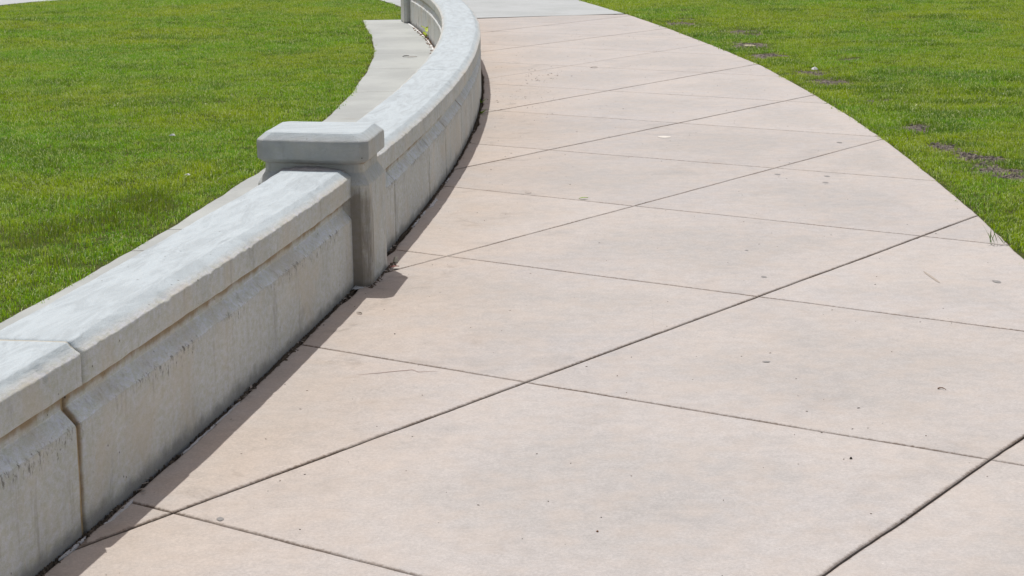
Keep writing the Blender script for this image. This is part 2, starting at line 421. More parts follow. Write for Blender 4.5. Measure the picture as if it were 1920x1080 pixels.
BARE = [(2.85, 23.0, .16, .40, 1.4), (2.67, 21.1, .17, .42, 1.6), (2.70, 19.8, .16, .25, 1.3), (2.86, 17.85, .12, .24, 1.3), (2.88, 17.0, .13, .28, 1.4), (2.28, 24.75, .2, .4, 1.2),
        (3.04, 15.4, .12, .13, .5), (2.97, 13.57, .12, .17, 1.2), (2.90, 12.6, .08, .14, 1.1), (2.955, 12.18, .075, .16, 1.2), (3.03, 12.0, .10, .13, 1.3), (2.95, 11.45, .09, .15, 1.1),
        (3.00, 11.20, .11, .12, 1.2), (2.97, 11.70, .06, .13, .9), (3.10, 11.42, .08, .10, .9), (2.36, 25.6, .15, .3, .5), (3.45, 19.2, .13, .2, .45)]
build_ground()

# ---------------------------------------------------------------- pink path of cut slabs
LA = [(0.9452, 0.3285), (0.9666, 1.9332), (0.9436, 3.7692), (0.9548, 5.3799), (0.951, 7.1173), (0.9713, 8.5402), (0.9857, 9.9003), (0.9452, 12.3328), (0.9452, 14.038), (.9452, 15.75), (.9452, 17.5)]
LB = [(2.516, -.13), (2.516, -1.8479), (2.5063, -3.5248), (2.5207, -5.3004), (2.5005, -6.9275), (2.4875, -8.561), (2.52, -10.4097), (2.516, -12.0885), (2.516, -13.7838), (2.516, -15.6),
      (2.516, -17.4095), (2.516, -19.1501), (2.516, -20.7016), (2.516, -22.4156), (2.516, -24.2)]
GA, GB = .0040, .0023      # half widths of the two joint families
def path_region():
    L = []
    y = 2.0
    while y <= 26.4:
        s = s_of_y(y); g = .015+.024*max(0, N(y*2.3, 4.4))+.010*max(0, N(y*8.3, 2.4))+.004*N(y*9, 1.2)
        L.append(arc(-g, s)); y += .06
    Rr = [p for p in RIGHT if p[1] < 26.7]
    Rd = []
    for i in range(len(Rr)-1):
        a, b = Rr[i], Rr[i+1]; k = max(1, int(math.hypot(b[0]-a[0], b[1]-a[1])/.08))
        for j in range(k):
            t = j/k; x, yy = a[0]+t*(b[0]-a[0]), a[1]+t*(b[1]-a[1])
            if yy > 2.0: Rd.append((x+.006*N(yy*3, 8.8)+.004*N(yy*14, 2.8), yy))
    poly = Rd+[(1.668, 26.624)]
    poly += [p for p in reversed(L)]
    # cut by the far cross joint
    ax, ay, bx, by = -.409, 26.157, 1.668, 26.80
    dx, dy = bx-ax, by-ay; l = math.hypot(dx, dy); n = (dy/l, -dx/l); o = n[0]*ax+n[1]*ay
    return clip_half(poly, n, o+.004), n, o
region, NF, OF = path_region()
path = empty('path'); tag(path, 'curving walk of pinkish tan concrete slabs with diagonal joints', None, None, 'structure')
for i in range(len(LA)-1):
    a1, o1 = LA[i]; a2, o2 = LA[i+1]
    P = clip_half(region, (-math.sin(a1), math.cos(a1)), o1+GA)
    if len(P) < 3: continue
    P = clip_half(P, (math.sin(a2), -math.cos(a2)), -(o2-GA))
    if len(P) < 3: continue
    for j in range(len(LB)-1):
        b1, p1 = LB[j]; b2, p2 = LB[j+1]
        Q = clip_half(P, (math.sin(b1), -math.cos(b1)), -(p1-GB))
        if len(Q) < 3: continue
        Q = clip_half(Q, (-math.sin(b2), math.cos(b2)), p2+GB)
        if len(Q) < 3: continue
        slab(Q, path, M['path'], rim=.030, z=.0006*((i*7+j*3) % 3))

# far grey pavement past the cross joint
pav = []
yy = [26.3, 27, 28, 30, 32, 35, 38, 42]
Rp = [(float(interp(RIGHT, y)), y) for y in [26.85, 28, 30.345, 33, 35, 38.5, 42]]
Lp = [(CX+math.sqrt(R0**2-(y-CY)**2)+.01, y) for y in [26.2, 27, 28, 30, 32, 35, 38, 42]]
apoly = [(1.65, 26.77)]+Rp+Lp[::-1]
apoly = clip_half(apoly, (-NF[0], -NF[1]), -(OF-.004))
ap = empty('pavement'); tag(ap, 'pale grey concrete pavement beyond the pink slabs', None, None, 'structure')
for k in range(5):
    q = clip_half(apoly, (-.29, .957), 25.2+k*3.6+.004); 
    if len(q) > 2: q = clip_half(q, (.29, -.957), -(25.2+(k+1)*3.6-.004))
    if len(q) > 2: slab(q, ap, M['apron'], step=.15)

# sidewalk strip between lawn and wall
sw = empty('sidewalk'); tag(sw, 'narrow grey concrete strip between the left lawn and the low wall', None, None, 'structure')
SJ = [2.5, 5.6, 7.35, 9.133, 9.726, 11.9, 14.2, 16.581, 18.797, 20.621, 22.9, 25.37, 26.2]
for a, b in zip(SJ[:-1], SJ[1:]):
    k = max(4, int((b-a)/.08)); Ls = []; Rs = []
    for i in range(k+1):
        y = a+.003+(b-a-.006)*i/k
        Ls.append((float(interp(SIDE, y))+.012*N(y*1.7, 5.5)+.006*N(y*7, 1.5), y))
        g = .362+.010*max(0, N(y*2.9, 14.4))
        xx, y2 = arc(g, s_of_y(y)); Rs.append((xx, y-.12*(xx-Ls[-1][0])*0))
    slab(Rs+Ls[::-1], sw, M['grey'], rim=.02, edge=.007)

# pale footpath cutting the far left corner
fp = empty('footpath'); tag(fp, 'pale concrete footpath at the far left beyond the lawn', None, None, 'structure')
e = [(-9.8, 26.9), (-8.9, 29.4), (-8.30, 30.81), (-7.95, 31.80), (-7.45, 32.47), (-6.4, 33.9), (-4.8, 35.8), (-2.5, 38.2)]
def offp(e, d):
    out = []
    for i, p in enumerate(e):
        a = Vector(e[max(0, i-1)]); b = Vector(e[min(len(e)-1, i+1)]); t = (b-a).normalized(); out.append((p[0]-t.y*d, p[1]+t.x*d))
    return out
e2 = offp(e, 2.6)
for i in range(0, len(e)-1, 2):
    j = min(i+2, len(e)-1)
    slab([p for p in e[i:j+1]]+[p for p in e2[i:j+1]][::-1], fp, M['apron'], step=.2, z=.012, thick=.06)

# ---------------------------------------------------------------- low wall
def subdiv_profile(P, maxd=.022, bev=.0035):
    # P: list of (off, z) corners in order; returns points with small rounded corners
    out = []
    n = len(P)
    for i in range(n):
        a, b, c = Vector(P[i-1]), Vector(P[i]), Vector(P[(i+1) % n])
        d1 = (a-b); d2 = (c-b); k1 = min(bev, d1.length*.3); k2 = min(bev, d2.length*.3)
        p1 = b+d1.normalized()*k1; p2 = b+d2.normalized()*k2
        out.append(p1); out.append((p1+p2)*.25+b*.5); out.append(p2)
    res = []
    m = len(out)
    for i in range(m):
        a, b = out[i], out[(i+1) % m]; L = (b-a).length; k = max(1, int(math.ceil(L/maxd)))
        for j in range(k): res.append(a.lerp(b, j/k))
    return res
WW = .35
BODY = [(0, -.05), (0, .300), (.038, .345), (.038, .398), (WW-.038, .398), (WW-.038, .345), (WW, .300), (WW, -.05)]
COPE = [(.030, .386), (.0, .399), (.0, .485), (.046, .515), (WW-.046, .515), (WW, .485), (WW, .399), (WW-.030, .386)]
def zlift(s):            # the near end of the wall stands a little higher over the path
    y = CY+R0*math.sin(s/R0)
    return .008*max(0., min(1., (7.5-y)/1.5))
def sweep(name, prof, s0, s1, parent, kind, ds=.022, cap_taper=(.010, .012), seed=0):
    pts = subdiv_profile(prof); n = len(pts); ns = max(2, int((s1-s0)/ds))
    ss = [s0+(s1-s0)*i/ns for i in range(ns+1)]
    tl, td = cap_taper
    ext = [s0+tl*.15, s0+tl*.5, s1-tl*.5, s1-tl*.15]
    ss = sorted(set([round(v, 5) for v in ss+ext]))
    V = []; at = {'su': [], 'acr': [], 'zz': [], 'top': [], 'stain': [], 'drip': [], 'low': [], 'shoulder_sky': []}
    cen = Vector((WW/2, (prof[0][1]+.4)/2))
    for s in ss:
        e = min(s-s0, s1-s); t = max(0, 1-e/tl) if tl > 0 else 0; tap = td*(1-math.sqrt(max(0, 1-t*t)))
        zl = zlift(s)
        for p in pts:
            off, z = p.x, p.y
            sidev = 1 if off < WW/2 else -1
            edge = min(off, WW-off)
            yn = CY+R0*math.sin(s/R0); nf = max(0., min(1., (7.2-yn)/2))
            off -= .022*nf*max(0., min(1., (off-.10)/.15))
            # uneven casting
            w = .0035*N(s*1.3, z*3, seed+sidev)+.0016*N(s*9, z*9, seed+5*sidev)
            zd = .0025*N(s*1.7, off*6, seed+9)+.0012*N(s*11, off*11, seed+3)
            if kind == 'cope':
                if .465 < z < .50 and edge < .02:        # ragged line where the trowelled bevel meets the face
                    zd += .005*N(s*5.5, sidev*4, 21)+.004*N(s*23, sidev*4, 22)
                    ch = N(s*14, sidev*7, 40)
                    if ch > .38: w += .012*(ch-.38)/.3; zd -= .006
                if sidev > 0 and z > .505 and off < .16: w += .020*math.exp(-((yn-6.1)/.8)**2)*max(0, 1-(off-.046)/.11)-.010*math.exp(-((yn-4.9)/.4)**2)*max(0, 1-(off-.046)/.11)
                if z > .505 and .03 < edge < .06: w += .003*N(s*4, sidev*2, 44)+.0022*N(s*19, sidev*2, 45)
                if z < .40 and edge < .05: zd += .003*N(s*8, 2, 50)
            else:
                if .285 < z < .32 and edge < .02:
                    zd += .006*N(s*7, sidev, 51)+.003*N(s*25, sidev, 52)
                    ch = N(s*18, sidev*7, 60)
                    if ch > .35: w += .010*(ch-.35)/.3
            offn = off+sidev*w+(sidev*tap if edge < .17 else 0)
            zn = z+zd*(1 if z > 0 else 0)+zl
            if z > (.5 if kind == 'cope' else .33): zn -= tap*.8
            x, y = arc(offn, s); V.append((x, y, zn))
            at['su'].append(s); at['acr'].append(off); at['zz'].append(z)
            if kind == 'cope':
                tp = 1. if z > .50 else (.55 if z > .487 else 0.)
                stn = max(0, 1-(z-.386)/.018) if z < .41 else 0
            else:
                tp = .06 if .303 < z < .35 else 0.
                stn = max(0., min(1, (z-.343)/.028))*.95 if z > .343 else 0.
                tp = tp
            at['top'].append(tp); at['stain'].append(max(stn, .8*t if kind != 'cope' else .0))
            at['drip'].append(max(0, 1-abs(z-.292)/.075) if (kind != 'cope' and z < .305) else 0.)
            at['low'].append(max(0, 1-z/.10) if kind != 'cope' else 0.)
            at['shoulder_sky'].append(1. if kind != 'cope' and .302 < z < .347 else 0.)
    m = len(ss); F = []
    for k in range(m-1):
        for i in range(n):
            j = (i+1) % n; F.append((k*n+i, k*n+j, (k+1)*n+j, (k+1)*n+i))
    F.append(tuple(range(n))[::-1]); F.append(tuple((m-1)*n+i for i in range(n)))
    o = mesh(name, V, F, M['wall'], parent, True, at)
    o.data.polygons[len(F)-1].use_smooth = False; o.data.polygons[len(F)-2].use_smooth = False
    bm = bmesh.new(); bm.from_mesh(o.data); bmesh.ops.recalc_face_normals(bm, faces=bm.faces); bm.to_mesh(o.data); bm.free()
    return o
def joint_fill(s, w, parent, zmax, top, depth, m, name='mortar'):
    # thin recessed fill between two castings, following their outline
    prof = [(depth, -.05), (depth, .285), (depth+.038, .332), (depth+.038, zmax), (WW-depth-.038, zmax), (WW-depth-.038, .332), (WW-depth, .285), (WW-depth, -.05)] if not top else \
           [(depth, .39), (depth, .478), (.05, top), (WW-.05, top), (WW-depth, .478), (WW-depth, .39)]
    V = []
    for sv in (s-w, s+w):
        for off, z in prof:
            x, y = arc(off, sv); V.append((x, y, z+zlift(s)+(.002*N(off*20, s*9))))
    n = len(prof); F = [(i, (i+1) % n, n+(i+1) % n, n+i) for i in range(n)]+[tuple(range(n))[::-1], tuple(range(n, 2*n))]
    mesh(name, V, F, m, parent)
def wall(nm, label, s0, s1, body_j, cope_j, loc_y):
    cx, cy = arc(WW/2, s0+.3)
    root = empty(nm, (0, 0, 0)); tag(root, label, 'wall', 'low curved concrete walls beside the path', 'thing')
    gj = .015 if len(body_j) == 1 else .0045
    bj = [s0]+body_j+[s1]
    for i, (a, b) in enumerate(zip(bj[:-1], bj[1:])):
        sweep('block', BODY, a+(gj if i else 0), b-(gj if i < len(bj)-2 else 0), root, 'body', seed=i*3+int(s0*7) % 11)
    for j in body_j: joint_fill(j, gj+.002, root, .39, None, .012, M['mortar'])
    gc = .008 if len(body_j) == 1 else .004
    cj = [s0]+cope_j+[s1]
    for i, (a, b) in enumerate(zip(cj[:-1], cj[1:])):
        sweep('coping', COPE, a+(gc if i else .004), b-(gc if i < len(cj)-2 else .004), root, 'cope', cap_taper=(.014, .012), seed=i*5+2)
    for j in cope_j: joint_fill(j, gc+.004, root, .39, .511, .012, M['pale_mortar'], 'mortar')
    return root
sP0, sP1 = s_of_y(8.24), s_of_y(8.70)
wall('low_wall', 'near length of low pale concrete wall from the left picture edge to the first pillar', s_of_y(2.6), sP0+.02, [s_of_y(4.93)], [s_of_y(4.99)], 3)
wall('low_wall', 'far curving length of low pale concrete wall between the two pillars', sP1-.02, s_of_y(25.45), [s_of_y(v) for v in (9.32, 10.60, 11.47, 12.62, 14.05, 15.6, 17.1, 18.7, 20.4, 22.35, 23.9)],
     [s_of_y(v) for v in (12.98, 17.10, 21.3)], 9)

# ---------------------------------------------------------------- pillars
def pillar(label, cx, cy, rz, hx, hy, ch=.035, lift=0., dirt=1.0, shear=0.):
    root = empty('pillar', (cx, cy, 0), rz); tag(root, label, 'pillar', 'square capped concrete pillars of the low wall', 'thing')
    def ring(ins, z, seed):
        a, b, c = hx-ins, hy-ins, ch
        P = [(a-c, -b), (a, -b+c), (a, b-c), (a-c, b), (-a+c, b), (-a, b-c), (-a, -b+c), (-a+c, -b)]
        out = []
        for i in range(8):
            p = Vector(P[i]); q = Vector(P[(i+1) % 8]); k = 3 if i % 2 == 0 else 18
            for j in range(k):
                v = p.lerp(q, j/k); v = Vector((v.x-shear*v.y, v.y)); dd = .004*N(v.x*4+cx, v.y*4, z*4+seed)+.0018*N(v.x*17, v.y*17, z*17+seed)
                # soften the corner itself
                if j == 0: v = v*(1-.0015/v.length)
                out.append((v.x*(1+dd/v.length), v.y*(1+dd/v.length), z+(.003*N(v.x*7, v.y*7, z+seed+4) if z > .1 else 0)))
        return out
    H = lift
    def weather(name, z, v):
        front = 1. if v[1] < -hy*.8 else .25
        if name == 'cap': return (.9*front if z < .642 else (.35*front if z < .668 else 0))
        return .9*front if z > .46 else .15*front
    def runoff(name, z, v):
        if name != 'shaft' or v[1] > -hy*.5: return 0.
        a = 1.25*max(0, 1-abs(v[0]+shear*v[1]-(hx-.055))/.06); b = .9*max(0, 1-abs(v[0]+shear*v[1]-(hx-.008))/.020)
        return dirt*max(a, b)*min(1, max(.25, (.50-z)/.12))
    def loft(levels, name, attr, seed):
        V = []; A = {'top': [], 'stain': [], 'drip': [], 'low': [], 'weather': [], 'runoff': []}
        for ins, z in levels:
            r = ring(ins, z, seed)
            for v in r:
                V.append(v); t, st, dr, lo = attr(ins, z, v)
                A['top'].append(t); A['stain'].append(st); A['drip'].append(dr); A['low'].append(lo)
                A['weather'].append(weather(name, z-H, v)); A['runoff'].append(runoff(name, z-H, v))
        n = len(r); m = len(levels); F = []
        for k in range(m-1):
            for i in range(n):
                j = (i+1) % n; F.append((k*n+i, k*n+j, (k+1)*n+j, (k+1)*n+i))
        F.append(tuple(range(n))[::-1])
        # top surface as rings closing inwards
        c = V[(m-1)*n:m*n]; zc = sum(v[2] for v in c)/n; base = (m-1)*n
        for f in (.75, .4):
            for v in c: V.append((v[0]*f, v[1]*f, zc+.003*N(v[0]*f*8, v[1]*f*8, 3))); A['top'].append(1.); A['stain'].append(0); A['drip'].append(0); A['low'].append(0); A['weather'].append(0); A['runoff'].append(0)
            nb = len(V)-n
            for i in range(n):
                j = (i+1) % n; F.append((base+i, base+j, nb+j, nb+i))
            base = nb
        F.append(tuple(base+i for i in range(n)))
        o = mesh(name, V, F, M['pillar'], root, False, A)
        return o
    H = lift
    lv = [(0, -.05)]+[(0, z) for z in np.arange(0, .44, .02)]+[(.001, .448+H), (.004, .456+H), (.027, .496+H), (.030, .504+H), (.030, .53+H), (.030, .556+H)]
    loft(lv, 'shaft', lambda i, z, v: ((.25 if .452 < z-H < .5 else 0), (.9 if z-H > .54 else (.35 if z-H > .50 else (.3*dirt if v[1] < -hy*.85 and v[0] > hx*.4 else 0))), 0., max(0, 1-z/.05)), 1)
    cl = [(.027, .540+H), (.006, .557+H), (.001, .562+H), (0, .570+H), (0, .59+H), (0, .605+H), (0, .62+H), (0, .632+H), (.0015, .641+H), (.005, .646+H), (.033, .671+H), (.037, .6745+H), (.044, .6755+H)]
    loft(cl, 'cap', lambda i, z, v: ((1. if z-H > .668 else (.65 if z-H > .642 else .1)), (1. if z-H < .555 else 0), 0., 0.), 6)
    return root
pillar('near capped concrete pillar standing between the two lengths of low wall', -.849, 8.475, math.radians(-12.5), .258, .245, shear=.115)
pillar('far concrete pillar at the top edge, ending the curved wall', -1.165, 25.70, math.radians(8.5), .26, .245)

# weathered mortar bedding where the near coping meets the pillar
def fillet():
    V = []; F = []; n = 26
    for i in range(n+1):
        t = i/n; off = .03+.29*t; bulge = math.sin(math.pi*t)
        s = sP0-.035-.020*bulge+.006*N(t*9, 2)
        x0, y0 = arc(off, s); x1, y1 = arc(off, sP0+.05)
        zt = .516+.014*bulge+.004*N(t*11, 7)
        V += [(x0, y0, .505), (x0, y0+.004, zt-.006), (x1, y1, zt+.006), (x1, y1, .45)]
    for i in range(n):
        a = 4*i; b = a+4
        F += [(a, b, b+1, a+1), (a+1, b+1, b+2, a+2), (a+2, b+2, b+3, a+3), (a+3, b+3, b, a)]
    F += [(0, 1, 2, 3), (4*n+3, 4*n+2, 4*n+1, 4*n)]
    return V, F
V, F = fillet()
mb = mesh('mortar_bedding', V, F, flat_mat('grey_mortar', (.36, .335, .33), .9, .3, 35))
mb.parent = bpy.data.objects['low_wall']

# ---------------------------------------------------------------- grass (instanced tufts in one object per lawn)
def blade_set(NV, nb, hmin, hmax, wmin, wmax, rad, seed):
    r = np.random.default_rng(seed); V = []; F = []; tone = []; tip = []; vid = []
    for v in range(NV):
        for b in range(nb):
            a = r.uniform(0, 2*math.pi); d = rad*math.sqrt(r.uniform()); px, py = d*math.cos(a), d*math.sin(a)
            h = r.uniform(hmin, hmax); w = r.uniform(wmin, wmax)/2; la = r.uniform(0, 2*math.pi); lean = abs(r.normal(0, .65))
            fa = la+math.pi/2+r.normal(0, .5); wx, wy = w*math.cos(fa), w*math.sin(fa)
            dx, dy = math.cos(la), math.sin(la)
            m1 = (px+dx*h*.35*lean*.5, py+dy*h*.35*lean*.5, h*.5); t1 = (px+dx*h*lean, py+dy*h*lean, h*max(.35, 1-.35*lean))
            i = len(V); t = r.uniform()
            V += [(px-wx, py-wy, -.006), (px+wx, py+wy, -.006), (m1[0]-wx*.85, m1[1]-wy*.85, m1[2]), (m1[0]+wx*.85, m1[1]+wy*.85, m1[2]), (t1[0], t1[1], t1[2])]
            F += [(i, i+1, i+3, i+2), (i+2, i+3, i+4)]
            tone += [t]*5; tip += [0, 0, .5, .5, 1.]; vid += [v]*5
    return V, F, tone, tip, vid
NVAR = 10
def grass_object(name, label, pts, scl, lush, dry, zs, kinds):
    V, F, tone, tip, vid = blade_set(NVAR, 34, .012, .029, .0024, .0046, .062, 5)
    V2, F2, t2, tp2, v2 = blade_set(4, 8, .045, .105, .0026, .0042, .06, 8)
    b = len(V); V += V2; F += [tuple(i+b for i in f) for f in F2]; tone += t2; tip += tp2; vid += [NVAR+v for v in v2]
    n0 = len(V); n = len(pts)
    me = bpy.data.meshes.new(name)
    me.from_pydata(V+[(p[0], p[1], z) for p, z in zip(pts, zs)], [], F)
    def add(nm, typ, a, b_):
        at = me.attributes.new(nm, typ, 'POINT'); arr = np.concatenate([np.asarray(a), np.asarray(b_)])
        at.data.foreach_set('value', arr.astype(np.int32 if typ == 'INT' else np.float32))
    add('tone', 'FLOAT', tone, np.zeros(n)); add('tip', 'FLOAT', tip, np.zeros(n))
    add('vid', 'INT', vid, kinds); add('seed_point', 'FLOAT', np.zeros(n0), np.ones(n))
    add('size', 'FLOAT', np.ones(n0), scl); add('lush', 'FLOAT', np.zeros(n0), lush); add('dry', 'FLOAT', np.zeros(n0), dry)
    add('rt', 'FLOAT', np.zeros(n0), np.array([dent_shade(p)*min(1, max(0, .5+.65*N(p[0]*6, p[1]*6, 63)+.45*N(p[0]*17, p[1]*17, 3)+rng.normal(0, .20))) for p in pts])); add('yel', 'FLOAT', np.zeros(n0), np.full(n, .8 if 'yellower' in label else .12)); add('spin', 'FLOAT', np.zeros(n0), rng.uniform(0, 6.283, n))
    me.update(); o = link(name, me, M['grass']); tag(o, label, 'grass', None, 'stuff')
    g = bpy.data.node_groups.new(name+'_nodes', 'GeometryNodeTree')
    g.interface.new_socket('Geometry', in_out='INPUT', socket_type='NodeSocketGeometry'); g.interface.new_socket('Geometry', in_out='OUTPUT', socket_type='NodeSocketGeometry')
    nd = g.nodes; L = g.links.new
    gi = nd.new('NodeGroupInput'); go = nd.new('NodeGroupOutput')
    def named(nm, typ='FLOAT'):
        x = nd.new('GeometryNodeInputNamedAttribute'); x.data_type = typ; x.inputs['Name'].default_value = nm
        return x.outputs['Attribute']
    sp = nd.new('GeometryNodeSeparateGeometry'); sp.domain = 'POINT'; L(gi.outputs[0], sp.inputs['Geometry'])
    cp = nd.new('FunctionNodeCompare'); cp.data_type = 'FLOAT'; cp.operation = 'GREATER_THAN'; cp.inputs[1].default_value = .5
    L(named('seed_point'), cp.inputs[0]); L(cp.outputs[0], sp.inputs['Selection'])
    jn = nd.new('GeometryNodeJoinGeometry')
    for v in reversed(range(NVAR+4)):
        s1 = nd.new('GeometryNodeSeparateGeometry'); s1.domain = 'POINT'; L(sp.outputs['Inverted'], s1.inputs['Geometry'])
        c1 = nd.new('FunctionNodeCompare'); c1.data_type = 'INT'; c1.operation = 'EQUAL'
        ia = [i for i in c1.inputs if i.type == 'INT']; ia[1].default_value = v
        L(named('vid', 'INT'), ia[0]); L(c1.outputs[0], s1.inputs['Selection'])
        ti = nd.new('GeometryNodeGeometryToInstance'); L(s1.outputs['Selection'], ti.inputs[0]); L(ti.outputs[0], jn.inputs[0])
    ip = nd.new('GeometryNodeInstanceOnPoints'); L(sp.outputs['Selection'], ip.inputs['Points']); L(jn.outputs[0], ip.inputs['Instance'])
    ip.inputs['Pick Instance'].default_value = True; L(named('vid', 'INT'), ip.inputs['Instance Index'])
    cx = nd.new('ShaderNodeCombineXYZ'); L(named('spin'), cx.inputs[2]); L(cx.outputs[0], ip.inputs['Rotation']); L(named('size'), ip.inputs['Scale'])
    L(ip.outputs[0], go.inputs[0])
    md = o.modifiers.new('tufts', 'NODES'); md.node_group = g
    return o

def scatter(side):
    P = []; 
    bands = [(4.0, 14.5, .052, 1.0), (14.5, 22., .064, 1.12), (22., 37., .085, 1.3)]
    out = []
    for y0, y1, sp, sc in bands:
        ys = np.arange(y0, y1, sp)
        if side < 0: xs = np.arange(-11.2, -1.0, sp)
        else: xs = np.arange(-.5, 10.2, sp)
        gx, gy = np.meshgrid(xs, ys); gx = gx+rng.uniform(-.5, .5, gx.shape)*sp; gy = gy+rng.uniform(-.5, .5, gy.shape)*sp
        x = gx.ravel(); y = gy.ravel()
        lim = .285*y+1.0
        if side < 0:
            # beyond the sidewalk end the lawn comes up to the pillar
            arcx = CX+np.sqrt(R0**2-(y-CY)**2)
            e = np.where(y < SIDE_END+.05, interp(SIDE, y), arcx-.02)
            d = e-x
            # far footpath
            ed = np.interp(y, [p[1] for p in e_foot], [p[0] for p in e_foot])
            ok = (d > .018) & (x > -lim) & (x > ed+.06)
        else:
            e = interp(RIGHT, y); d = x-e; ok = (d > .018) & (x < lim) & (y > 6.5)
        out.append(np.stack([x[ok], y[ok], d[ok], np.full(ok.sum(), sc)], 1))
    A = np.concatenate(out)
    return A
e_foot = e
DENTS = []
_r = random.Random(21)
for _ in range(46):
    y_ = _r.uniform(13, 31); x_ = _r.uniform(2.9, .27*y_+.3); DENTS.append((x_, y_, _r.uniform(.10, .38), _r.uniform(.10, .26)))
for _ in range(34):
    y_ = _r.uniform(12, 31); x_ = -_r.uniform(2.2, .27*y_+.4); DENTS.append((x_, y_, _r.uniform(.10, .34), _r.uniform(.10, .24)))
for x_, y_, a_, b_ in ((2.45, 22.6, .35, .35), (2.60, 20.6, .30, .3), (2.32, 24.3, .35, .5), (2.75, 18.9, .2, .3), (3.02, 12.75, .12, .16), (3.1, 11.75, .16, .14), (3.0, 13.8, .16, .14)): DENTS.append((x_, y_, a_, b_))
def dent(p):
    return max(math.exp(-((p[0]-a)/c)**2-((p[1]-b)/d)**2) for a, b, c, d in DENTS)
def dent_shade(p):
    return 1-.95*min(1, 1.6*dent(p)*(1+.8*N(p[0]*8, p[1]*8, 6)))  # tufts in each dent coloured darker, painting in the shade of a hollow
def build_lawn(side, name, label):
    A = scatter(side)
    x, y, d, sc = A.T
    bare = np.zeros(len(x))
    for (bx, by, rx, ry, s) in BARE:
        bare = np.maximum(bare, s*np.exp(-(((x-bx)/rx)**2+((y-by)/ry)**2)*.7))
    keep = np.ones(len(x), bool); size = np.zeros(len(x)); lush = np.zeros(len(x)); dry = np.zeros(len(x)); zs = np.zeros(len(x)); kinds = rng.integers(0, NVAR, len(x))
    for i in range(len(x)):
        xi, yi = x[i], y[i]
        b = bare[i]
        if b > .02: b *= 1+1.3*N(xi*7, yi*5, 31)
        if b > .36+.8*N(xi*17, yi*13, 77)+rng.normal(0, .12): keep[i] = False; continue
        n1 = N(xi*.9, yi*.9, 12); n2 = N(xi*3.3, yi*3.3, 19)
        size[i] = (.72 if d[i] < .05 else 1)*sc[i]*(1+.25*n1+.30*n2+.30*N(xi*9, yi*9, 41)+rng.normal(0, .14))*(1.12 if d[i] < .08 else 1)
        if b > .1: size[i] *= .8
        dn = dent((xi, yi)); size[i] *= 1+.45*dn
        zs[i] = -.014+min(max(d[i], 0), 1.5)*.006+.010*N(xi*.8, yi*.8, 2)
        if side < 0:
            lush[i] = max(.22, min(1, 1-(d[i]-.10)/.25) * (1 if yi < 14 else .5))
            # dark wiry weedy belt along the sidewalk
            for (cx_, cy_, rx, ry, s) in WEEDY:
                dry[i] = max(dry[i], s*math.exp(-(((xi-cx_)/rx)**2+((yi-cy_)/ry)**2)))
            dry[i] *= max(.1, 1+1.3*n2+.9*N(xi*10, yi*6, 5))
        else:
            lush[i] = max(0, min(1, .55-d[i]/.5))
        if dry[i] > .12 and d[i] > .09 and rng.uniform() < min(.75, dry[i]): kinds[i] = NVAR+rng.integers(0, 4); size[i] *= .85
        elif d[i] > .09 and rng.uniform() < (.05 if side < 0 and yi < 16 else .012): kinds[i] = NVAR+rng.integers(0, 4); size[i] *= .55; dry[i] = .45
    pts = np.stack([x, y], 1)[keep]
    dryv = np.where(kinds >= NVAR, np.maximum(dry, .35), dry*.35)
    print(name, keep.sum())
    return grass_object(name, label, pts.tolist(), size[keep], lush[keep], dryv[keep], zs[keep].tolist(), kinds[keep])
WEEDY = [(-2.08, 10.35, .24, .6, 1.5), (-2.40, 9.6, .28, .5, 1.2), (-2.20, 8.8, .20, .4, .7), (-1.95, 11.9, .22, .6, .30), (-1.85, 13.9, .22, .9, .35), (-2.5, 10.6, .25, .6, .3)]
build_lawn(-1, 'lawn_grass', 'mown green lawn left of the low wall with dark wiry weeds near the strip')
build_lawn(1, 'lawn_grass', 'yellower mown lawn right of the pink path with bare muddy spots')

# ---------------------------------------------------------------- dirt, sealant and little plants along the foot of the wall
def chip_mesh(V, F, x, y, z, sx, sy, sz, rz, tilt=0., seed=0):
    i = len(V); r = random.Random(seed)
    c, s = math.cos(rz), math.sin(rz)
    for (a, b, h) in [(-1, -.7, 0), (1, -.5, 0), (.9, .8, 0), (-.8, .9, 0), (-.5, -.4, 1), (.6, -.3, .8), (.5, .5, 1), (-.5, .4, .7)]:
        px = a*sx*(1+r.uniform(-.3, .3)); py = b*sy*(1+r.uniform(-.3, .3))
        V.append((x+px*c-py*s, y+px*s+py*c, z+h*sz+tilt*px))
    F += [(i, i+3, i+2, i+1), (i+4, i+5, i+6, i+7), (i, i+1, i+5, i+4), (i+1, i+2, i+6, i+5), (i+2, i+3, i+7, i+6), (i+3, i, i+4, i+7)]
V = []; F = []
s = s_of_y(3.2)
while s < s_of_y(24.5):
    dens = .55+.9*N(s*1.1, 3.3)+.6*N(s*5, 1.1)
    y = CY+R0*math.sin(s/R0)
    if not (8.2 < y < 8.72) and rng.uniform() < max(.15, dens)*.9:
        for k in range(2):
            off = -abs(rng.normal(.006, .008))-.001; x, yy = arc(off, s+rng.uniform(-.01, .01))
            sz = rng.uniform(.0015, .0050)*(1+.9*max(0, N(s*3.1, 6.6))); chip_mesh(V, F, x, yy, -.012 if off > -.012 else -.001, sz*1.2, sz, sz*1.2+(.008 if off > -.012 else 0), rng.uniform(0, 6), 0, len(V))
    if 8.15 < y < 8.75:
        x, yy = arc(-.075-abs(rng.normal(0, .010)), s); sz = rng.uniform(.002, .007); chip_mesh(V, F, x, yy, -.001, sz, sz, sz, rng.uniform(0, 6), 0, len(V))
    s += .0045+.00035*max(0, y-6)
